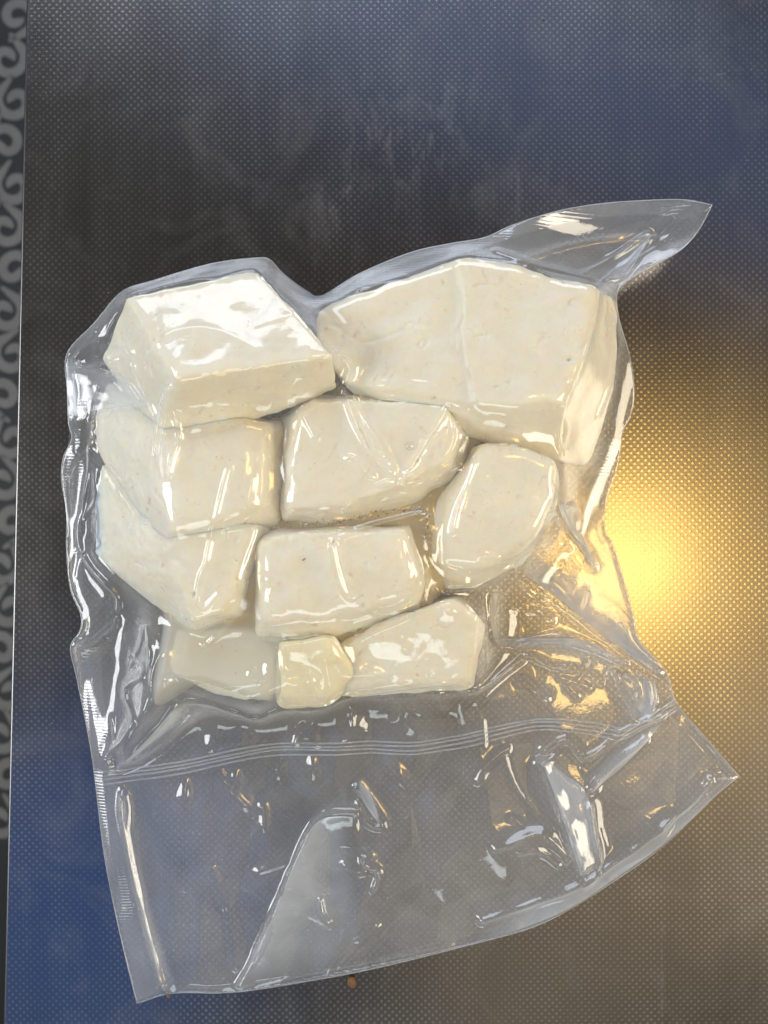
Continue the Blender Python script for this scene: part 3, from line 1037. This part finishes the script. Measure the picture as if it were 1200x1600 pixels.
D = np.zeros_like(ZB)
for line, h, wd, kind in CREASE:
    if h < 2.0 and len(line) > 3:
        h *= 2.0
    elif line[0][1] > 1170:
        h, wd = h * 1.3, wd * 1.15
    ln = on_film(smooth_line(line, 8))
    reach = wd * 5 + 1
    if kind == 's':
        reach = 16
    x0, x1 = ln[:, 0].min() - reach, ln[:, 0].max() + reach
    y0, y1 = ln[:, 1].min() - reach, ln[:, 1].max() + reach
    i0, i1 = max(0, int((x0 - GX0) / HF)), min(nxf, int((x1 - GX0) / HF) + 2)
    j0, j1 = max(0, int((y0 - GY0) / HF)), min(nyf, int((y1 - GY0) / HF) + 2)
    X, Y = XF[j0:j1, i0:i1], YF[j0:j1, i0:i1]
    d, sd, par, L = near_line(X, Y, ln)
    tp = np.clip(np.minimum(par, 1 - par) * L / 4.0, 0, 1)
    tp = np.where(d < reach, tp * tp * (3 - 2 * tp), 0)
    tp = np.maximum(tp, 0.0)
    wob = 1 + 0.15 * np.sin(par * L * 0.22 + h * 9) * np.sin(par * L * 0.13 + wd * 5)
    if kind == 'r':
        asym = np.where(sd > 0, 1.25, 0.8)
        prof = np.exp(-(np.sqrt(d * d + 0.12) - 0.346) / (wd * asym * 0.85))
    elif kind == 's':
        prof = np.where(sd > 0, np.exp(-(np.sqrt(d * d + 0.5) - 0.7) / 6.5), np.exp(-(np.sqrt(d * d + 0.5) - 0.7) / (wd * 0.8)))
    else:
        prof = np.exp(-(d / wd) ** 2)
    D[j0:j1, i0:i1] = np.maximum(D[j0:j1, i0:i1], h * prof * tp * wob)
for (px, py, a, b, ang, h) in SWELL:
    c = on_film([(px, py)])[0]
    ca, sa = math.cos(R(ang)), math.sin(R(ang))
    u = ((XF - c[0]) * ca + (YF - c[1]) * sa) / (a * 0.3)
    v = (-(XF - c[0]) * sa + (YF - c[1]) * ca) / (b * 0.3 * (1 - 0.3 * np.clip(u, -1, 1)))
    D += h * np.exp(-(u * u + v * v) * 1.3)

def facets(sp, seed, ax=1.0, ay=1.0):
    """crumpled sheet: flat facets meeting in straight creases (difference of two nearest-point fields)"""
    g = np.random.default_rng(seed)
    wx = XF + 2.2 * noise3(np.stack([XF.ravel(), YF.ravel(), 0 * XF.ravel()], 1), 30, seed).reshape(XF.shape)
    U, V = wx * ax, YF * ay
    out = []
    for _ in range(2):
        best = np.full(XF.shape, 1e9)
        for gx in np.arange(U.min() - sp, U.max() + sp, sp):
            for gy in np.arange(V.min() - sp, V.max() + sp, sp):
                qx, qy = gx + g.uniform(0, sp), gy + g.uniform(0, sp)
                i0, i1 = int((qx / ax - 2.3 * sp / ax - GX0) / HF) - 6, int((qx / ax + 2.3 * sp / ax - GX0) / HF) + 6
                j0, j1 = int((qy / ay - 2.3 * sp / ay - GY0) / HF) - 2, int((qy / ay + 2.3 * sp / ay - GY0) / HF) + 2
                i0, i1, j0, j1 = max(i0, 0), min(i1, nxf), max(j0, 0), min(j1, nyf)
                if i1 <= i0 or j1 <= j0:
                    continue
                sl = (slice(j0, j1), slice(i0, i1))
                np.minimum(best[sl], (U[sl] - qx) ** 2 + (V[sl] - qy) ** 2, out=best[sl])
        out.append(best)
    h = out[0] - out[1]
    return h / (sp * sp)


FA = facets(42.0, 41, 1.3, 0.8)
FB = facets(13.0, 43)
FC = facets(25.0, 47)
pts3 = np.stack([XF.ravel(), YF.ravel(), np.zeros(XF.size)], 1)
contact = np.clip(1 - (ZB - np.maximum(obst_f, 0)) / 3.0, 0, 1) * (obst_f > 4)
contact = blur(contact, 4)
r1 = 1 - np.abs(fbm(pts3, 22, 201, 2)).reshape(XF.shape)
r2 = 1 - np.abs(fbm(pts3 * np.array([1, 1, 1]), 9, 221, 2)).reshape(XF.shape)
nb = fbm(pts3, 34, 241, 2).reshape(XF.shape)
loose = 1 - contact
wing = 1 - 0.8 / (1 + np.exp(-(XF - 66) / 4.0)) / (1 + np.exp(-(YF + 84) / 5.0))
amp = 0.55 + 0.45 * noise3(pts3, 45, 77).reshape(XF.shape)
D += loose * wing * np.maximum(4.4 * FA * (0.6 + 0.6 * amp) + 0.32 * FB * amp + 0.5 * nb + 2.4, 0.0)
D += contact * (0.40 * FC * (0.5 + amp) + 0.16 * nb + 0.2)
edge_fade = np.clip(up2(rd_c) / 5.0, 0, 1)
Z = ZB + D * np.where(inside_f, 0.25 + 0.75 * edge_fade, 0)
ZS = blur(Z, 2)
Z = np.maximum(ZS, np.where(obst_f > 1, blur(obst_f, 3) + 0.05, FLOORZ))
Z = np.maximum(Z, np.where(obst_f > 1, obst_f - 0.25, FLOORZ))


def film_mesh(name, Zg, mat, parent, lift=0.0, dz=None):
    m = inside_f.copy()
    cell = m[:-1, :-1] | m[1:, :-1] | m[:-1, 1:] | m[1:, 1:]
    use = np.zeros_like(m)
    use[:-1, :-1] |= cell
    use[1:, :-1] |= cell
    use[:-1, 1:] |= cell
    use[1:, 1:] |= cell
    idx = -np.ones(m.shape, np.int64)
    idx[use] = np.arange(use.sum())
    X, Y, ZZ = XF[use].copy(), YF[use].copy(), Zg[use].copy()
    out = ~m[use]
    _, pt = nearest_rim(X[out], Y[out])
    X[out], Y[out], ZZ[out] = pt[:, 0], pt[:, 1], pt[:, 2] + lift
    j, i = np.where(cell)
    quads = np.stack([idx[j, i], idx[j, i + 1], idx[j + 1, i + 1], idx[j + 1, i]], 1)
    me = bpy.data.meshes.new(name)
    nv = len(X)
    me.vertices.add(nv)
    me.vertices.foreach_set('co', (np.stack([X, Y, ZZ], 1) / 1000.0).ravel())
    me.loops.add(quads.size)
    me.loops.foreach_set('vertex_index', quads.ravel())
    me.polygons.add(len(quads))
    me.polygons.foreach_set('loop_start', np.arange(0, quads.size, 4))
    me.polygons.foreach_set('loop_total', np.full(len(quads), 4))
    me.update(calc_edges=True)
    me.polygons.foreach_set('use_smooth', [True] * len(quads))
    me.materials.append(mat)
    o = bpy.data.objects.new(name, me)
    COL.objects.link(o)
    o.parent = parent
    return o


bag = bpy.data.objects.new('vacuum_bag', None)
COL.objects.link(bag)
tag(bag, 'clear crinkled plastic vacuum bag sealed tight over the cheese, its empty mouth lying flat', 'bag')
film_mesh('front_film', Z, M_FRONT, bag)

# back sheet: from the rim down onto the steel
zb = solve(np.full(ZC.shape, 0.35), ~in_c, rp_c[:, :, 2] - 0.25, np.full(ZC.shape, 0.35), 0.06, 250)
ZK = blur(up2(zb), 2) + 0.25 * np.clip(r1 - 0.6, 0, 1)
ZK = np.minimum(ZK, np.maximum(Z - 0.3, 0.3))
film_mesh('back_film', ZK, M_BACK, bag, -0.2)


# whey between and below the blocks; in the gaps its amber paints crevice shade
M_WHEY = mat_whey()
HEAP = [P(px, py, .03) for px, py in [(250, 620), (430, 600), (540, 470), (700, 560), (900, 690), (860, 800), (790, 890), (700, 935), (760, 990), (742, 1074), (600, 1080), (520, 1100), (410, 1118), (340, 1100), (290, 1090), (225, 1125), (212, 1090), (222, 1030), (228, 970), (200, 900), (165, 800), (170, 700)]]
HEAP = smooth_line([(a * 1000, b * 1000) for a, b, c in HEAP], 6, True)
in_heap = inside_poly(XC, YC, HEAP)
hd, _, _, _ = near_line(XC, YC, np.concatenate([HEAP, HEAP[:1]]))
depth = np.clip(hd / 7.0, 0, 1)
WL = np.minimum(blur(Z[::2, ::2] - 2.0 - 5.5 * np.clip((Z[::2, ::2] - 20) / 10, 0, 1), 2), 30.0) * np.sqrt(np.where(in_heap, depth, 0)) * 0.9
WL = np.where(in_heap, np.maximum(WL, 0.95), 0.95)
WL = np.minimum(WL, Z[::2, ::2] - 0.5)


def whey_mesh():
    use = in_heap & (WL > 1.0) & (WL > obst - 6)
    cell = use[:-1, :-1] & use[1:, :-1] & use[:-1, 1:] & use[1:, 1:]
    vm = np.zeros_like(use)
    for a, b in ((slice(None, -1), slice(None, -1)), (slice(1, None), slice(None, -1)), (slice(None, -1), slice(1, None)), (slice(1, None), slice(1, None))):
        vm[a, b] |= cell
    idx = -np.ones(use.shape, np.int64)
    idx[vm] = np.arange(vm.sum())
    j, i = np.where(cell)
    q = np.stack([idx[j, i], idx[j, i + 1], idx[j + 1, i + 1], idx[j + 1, i]], 1)
    v = np.stack([XC[vm], YC[vm], WL[vm]], 1) / 1000
    o = link_mesh('whey', v.tolist(), q.tolist(), M_WHEY)
    at = o.data.attributes.new('gap_amber', 'FLOAT', 'POINT')
    gap_amber = blur(np.where(pocket(xc, yc) > 0.5, 0.0, 1.0), 6)
    at.data.foreach_set('value', gap_amber[vm].astype(np.float32))
    tag(o, 'cloudy yellowish whey in the gaps and lower pocket, with gap shade coloured in amber', 'liquid', kind='stuff')


whey_mesh()


def tube(name, pts, rad, mat, parent, closed=False, sides=6, flat=1.0):
    pts = np.array(pts)
    n = len(pts)
    d = np.roll(pts, -1, 0) - np.roll(pts, 1, 0) if closed else np.gradient(pts, axis=0)
    d /= np.linalg.norm(d, axis=1)[:, None] + 1e-12
    up = np.array([0, 0, 1.0])
    sidev = np.cross(d, up)
    sidev /= np.linalg.norm(sidev, axis=1)[:, None] + 1e-12
    upv = np.cross(sidev, d)
    v, f = [], []
    for k in range(n):
        for s in range(sides):
            a = 2 * math.pi * s / sides
            v.append(tuple(pts[k] + sidev[k] * rad * math.cos(a) + upv[k] * rad * flat * math.sin(a)))
    for k in range(n if closed else n - 1):
        for s in range(sides):
            a, b = k * sides + s, k * sides + (s + 1) % sides
            c, e = ((k + 1) % n) * sides + s, ((k + 1) % n) * sides + (s + 1) % sides
            f.append((a, b, e, c))
    return link_mesh(name, v, f, mat, parent)


tube('cut_edge', RIM / 1000, 0.00017, M_RIM, bag, True, 6, 0.8)

# pressed lines across the bag
ZIP = [(150, 1214), (220, 1206), (300, 1194), (370, 1178), (440, 1168), (560, 1166), (640, 1166), (710, 1158), (770, 1142), (850, 1131), (920, 1136), (966, 1142), (1000, 1128), (1056, 1100)]
for k in range(4):
    ln = smooth_line([(x, y + (k - 1.5) * 6.2 + rng.normal(0, 0.9)) for x, y in ZIP], 10)
    q = on_film(ln)
    z = sample(Z, q[:, 0], q[:, 1]) + 0.12
    tube('seal_line', np.stack([q[:, 0], q[:, 1], z], 1) / 1000, 0.00032, M_LINE, bag, False, 6, 0.5)


def strip_on_film(name, inner, outer, mat, lift=0.25, n=12, m=8, fade=(1, 1)):
    """embossed heat-seal band between two photo polylines, riding on the film"""
    a = smooth_line(inner, n)
    b = smooth_line(outer, n)
    k = min(len(a), len(b))
    a, b = a[np.linspace(0, len(a) - 1, k).astype(int)], b[np.linspace(0, len(b) - 1, k).astype(int)]
    v, f = [], []
    for s in range(m + 1):
        q = on_film(a + (b - a) * s / m)
        z = sample(Z, q[:, 0], q[:, 1]) + lift
        v += [(x / 1000, y / 1000, zz / 1000) for x, y, zz in zip(q[:, 0], q[:, 1], z)]
    for s in range(m):
        for i in range(k - 1):
            f.append((s * k + i, s * k + i + 1, (s + 1) * k + i + 1, (s + 1) * k + i))
    o = link_mesh(name, v, f, mat, bag)
    at = o.data.attributes.new('milky', 'FLOAT', 'POINT')
    along = np.clip(np.minimum(np.arange(k), k - 1 - np.arange(k)) / (0.16 * k), 0, 1) if fade != (1, 1) else np.ones(k)
    at.data.foreach_set('value', np.outer(np.linspace(fade[0], fade[1], m + 1), along).ravel().astype(np.float32))
    return o


strip_on_film('side_seal', [(430, 450), (475, 478), (510, 482), (580, 452), (660, 420), (760, 388), (880, 350), (1000, 336), (1085, 345)],
              [(436, 428), (480, 458), (505, 465), (562, 431), (642, 398), (757, 374), (872, 333), (1010, 316), (1105, 322)], M_SEAL)
strip_on_film('side_seal', [(935, 680), (918, 760), (910, 830), (925, 900), (955, 980), (985, 1030)],
              [(968, 690), (946, 782), (944, 832), (974, 905), (997, 1000), (1030, 1042)], M_SEAL)
strip_on_film('side_seal', [(150, 600), (140, 640), (128, 690), (135, 760), (128, 830), (134, 930)],
              [(109, 580), (110, 650), (106, 705), (99, 752), (107, 830), (112, 918)], M_SEAL)
strip_on_film('side_seal', [(158, 1010), (165, 1080), (180, 1180), (190, 1260), (205, 1350), (250, 1545)],
              [(114, 1014), (123, 1062), (142, 1160), (154, 1250), (168, 1350), (217, 1562)], M_SEAL)

# places where the sheet is folded over itself
FOLDS = [
    ([(800, 884), (866, 930), (926, 980), (1000, 1034), (1042, 1064)], [(826, 866), (880, 892), (925, 915), (985, 988), (1040, 1040)], (0.8, 0.5)),
    ([(840, 1176), (862, 1235), (884, 1300), (905, 1366)], [(842, 1176), (880, 1206), (914, 1240), (934, 1356)], (1.0, 0.7)),
    ([(566, 1266), (500, 1276), (468, 1330), (430, 1420), (370, 1544)], [(566, 1268), (545, 1300), (560, 1380), (570, 1470), (520, 1524)], (1.1, 0.0)),
    ([(914, 1238), (975, 1190), (1046, 1112)], [(914, 1238), (940, 1190), (1000, 1140)], (1.0, 0.2)),
    ([(106, 556), (106, 610), (108, 662)], [(190, 584), (222, 612), (238, 636)], (0.7, 0.4)),
    ([(765, 998), (840, 996), (910, 1000), (985, 1036)], [(765, 1004), (840, 1018), (910, 1044), (980, 1066)], (0.8, 0.1)),
    ([(868, 782), (884, 826), (910, 862), (932, 896)], [(898, 780), (908, 810), (912, 840), (934, 894)], (0.7, 0.6)),
    ([(1020, 1056), (1024, 1090), (1004, 1128)], [(960, 1044), (962, 1084), (985, 1124)], (0.9, 0.2)),
    ([(1020, 360), (1000, 395), (966, 436)], [(1018, 360), (960, 404), (902, 436)], (0.7, 0.0)),
    ([(560, 1216), (580, 1240), (596, 1284)], [(560, 1216), (566, 1244), (592, 1286)], (1.0, 0.5)),
    ([(194, 1228), (200, 1300), (222, 1420), (250, 1520), (266, 1550)], [(200, 1228), (212, 1300), (240, 1420), (270, 1510), (290, 1548)], (0.8, 0.0)),
    ([(740, 1444), (860, 1400), (960, 1344), (1060, 1266), (1128, 1200)], [(740, 1474), (860, 1432), (970, 1364), (1068, 1290), (1140, 1222)], (0.5, 0.9)),
    ([(184, 1200), (226, 1160), (258, 1126), (286, 1094)], [(205, 1192), (262, 1152), (320, 1122), (372, 1112)], (0.8, 0.1)),
]
for a, b, fd in FOLDS:
    strip_on_film('fold', a, b, M_FOLD, 0.35, fade=fd)

# air bubbles caught in the dark seam between the middle and the bottom blocks
bm = bmesh.new()
SEAM = smooth_line([(432, 818), (520, 818), (570, 806), (640, 796), (664, 804), (664, 850)], 12)
spots = [(SEAM[int(rng.integers(len(SEAM)))] + rng.normal(0, 3.5, 2), rng.uniform(0.25, 0.7)) for _ in range(130)]
spots += [(np.array(p, float), r) for p, r in [((640, 697), 1.9), ((884, 790), 1.7), ((345, 1010), 0.9), ((404, 1066), 0.8), ((396, 1084), 0.6), ((370, 1050), 0.5),
          ((172, 996), 0.7), ((585, 872), 0.8), ((566, 930), 0.6), ((588, 700), 0.5), ((575, 712), 0.4), ((590, 725), 0.5), ((792, 1034), 1.0), ((846, 1008), 1.0), ((454, 632), 0.9)]]
for p, r in spots:
    q = on_film([p])[0]
    z = float(sample(Z, q[:1], q[1:2])[0]) - 0.1
    bmesh.ops.create_icosphere(bm, subdivisions=2, radius=r / 1000, matrix=Matrix.Translation((q[0] / 1000, q[1] / 1000, z / 1000)) @ Matrix.Diagonal((1, 1, 0.55, 1)))
me = bpy.data.meshes.new('air_bubbles')
bm.to_mesh(me)
bm.free()
me.polygons.foreach_set('use_smooth', [True] * len(me.polygons))
me.materials.append(mat_film('bubble_skin', 0.03, 0.03, specks=0))
o = bpy.data.objects.new('air_bubbles', me)
COL.objects.link(o)
o.parent = bag
tag(o, 'tiny clear air bubbles under the film', kind='stuff')

# brown sediment in the seam, put there to darken it
M_SEAM_GRAINS = mat_simple('dark_brown_grains', (0.20, 0.12, 0.045), 0.5, 0, 700, 0.4)
bm = bmesh.new()
for _ in range(150):
    p = SEAM[int(rng.integers(len(SEAM)))] + rng.normal(0, 2.2, 2)
    q = on_film([p])[0]
    z = float(sample(Z, q[:1], q[1:2])[0]) - rng.uniform(0.35, 0.9)
    r = rng.uniform(0.12, 0.42)
    bmesh.ops.create_icosphere(bm, subdivisions=1, radius=r / 1000, matrix=Matrix.Translation((q[0] / 1000, q[1] / 1000, z / 1000))
                               @ Matrix.Rotation(rng.uniform(0, 3), 4, 'Z') @ Matrix.Diagonal((rng.uniform(0.8, 2.0), 0.8, 0.6, 1)))
me = bpy.data.meshes.new('seam_grains')
bm.to_mesh(me)
bm.free()
me.materials.append(M_SEAM_GRAINS)
o = bpy.data.objects.new('seam_grains', me)
COL.objects.link(o)
tag(o, 'fine brown sediment darkening the seam between the middle and bottom blocks', 'grains', kind='stuff')
# the tan nick in the bottom centre block
blk = [o for o in COL.objects if str(o.get('label', '')).startswith('squarish')][0]
bm = bmesh.new()
q = on_film([(476, 873)])[0]
hit = sample(obst_f, q[:1], q[1:2])[0]
for k, (dx, dy, a, l) in enumerate(((0.0, 0.0, 0.5, 1.5), (0.5, 0.7, -0.5, 0.9), (-0.7, -0.6, 0.1, 0.8))):
    bmesh.ops.create_icosphere(bm, subdivisions=2, radius=0.00055, matrix=Matrix.Translation(((q[0] + dx) / 1000, (q[1] + dy) / 1000, (hit - 0.12) / 1000))
                               @ Matrix.Rotation(a, 4, 'Z') @ Matrix.Diagonal((l, 0.75, 0.6, 1)))
bmesh.ops.translate(bm, verts=bm.verts, vec=-Vector(blk.location))
me = bpy.data.meshes.new('nick')
bm.to_mesh(me)
bm.free()
me.materials.append(mat_simple('tan_nick', (0.42, 0.25, 0.09), 0.5, 0, 900, 0.4))
o = bpy.data.objects.new('nick', me)
COL.objects.link(o)
o.parent = blk

# crumbs and dirt on the steel
M_CRUMB = mat_simple('brown_crumb', (0.16, 0.075, 0.025), 0.7, 0, 900, 0.5)
CRUMBS = [
    ((550, 1533), 2.6, 'brown crumb peeping out from under the bag mouth at the bottom edge'),
    ((792, 118), 0.5, 'small brown speck near the top of the steel, the left one of two'),
    ((850, 30), 0.6, 'small reddish brown speck at the very top edge of the steel'),
    ((265, 1551), 1.0, 'dark brown crumb on the lower left corner of the bag mouth'),
]
for (p, r, lab) in CRUMBS:
    bm = bmesh.new()
    bmesh.ops.create_icosphere(bm, subdivisions=3, radius=r / 1000)
    for v in bm.verts:
        nn = v.co.normalized()
        f = 1 + 0.18 * math.sin(nn.x * 2.6 + r * 7) * math.cos(nn.y * 2.1 + r) + 0.07 * math.sin(nn.z * 7 + nn.x * 5)
        v.co = v.co * f
        v.co.z *= 0.5
        v.co.x *= 0.8
    me = bpy.data.meshes.new('crumb')
    bm.to_mesh(me)
    bm.free()
    me.polygons.foreach_set('use_smooth', [True] * len(me.polygons))
    me.materials.append(M_CRUMB)
    o = bpy.data.objects.new('crumb', me)
    COL.objects.link(o)
    x, y, _ = P(*p, 0)
    o.location = (x, y, r * 0.45 / 1000)
    if p == (265, 1551):
        o.location.z = 0.003
    tag(o, lab, 'crumb', 'specks of dirt on the steel')
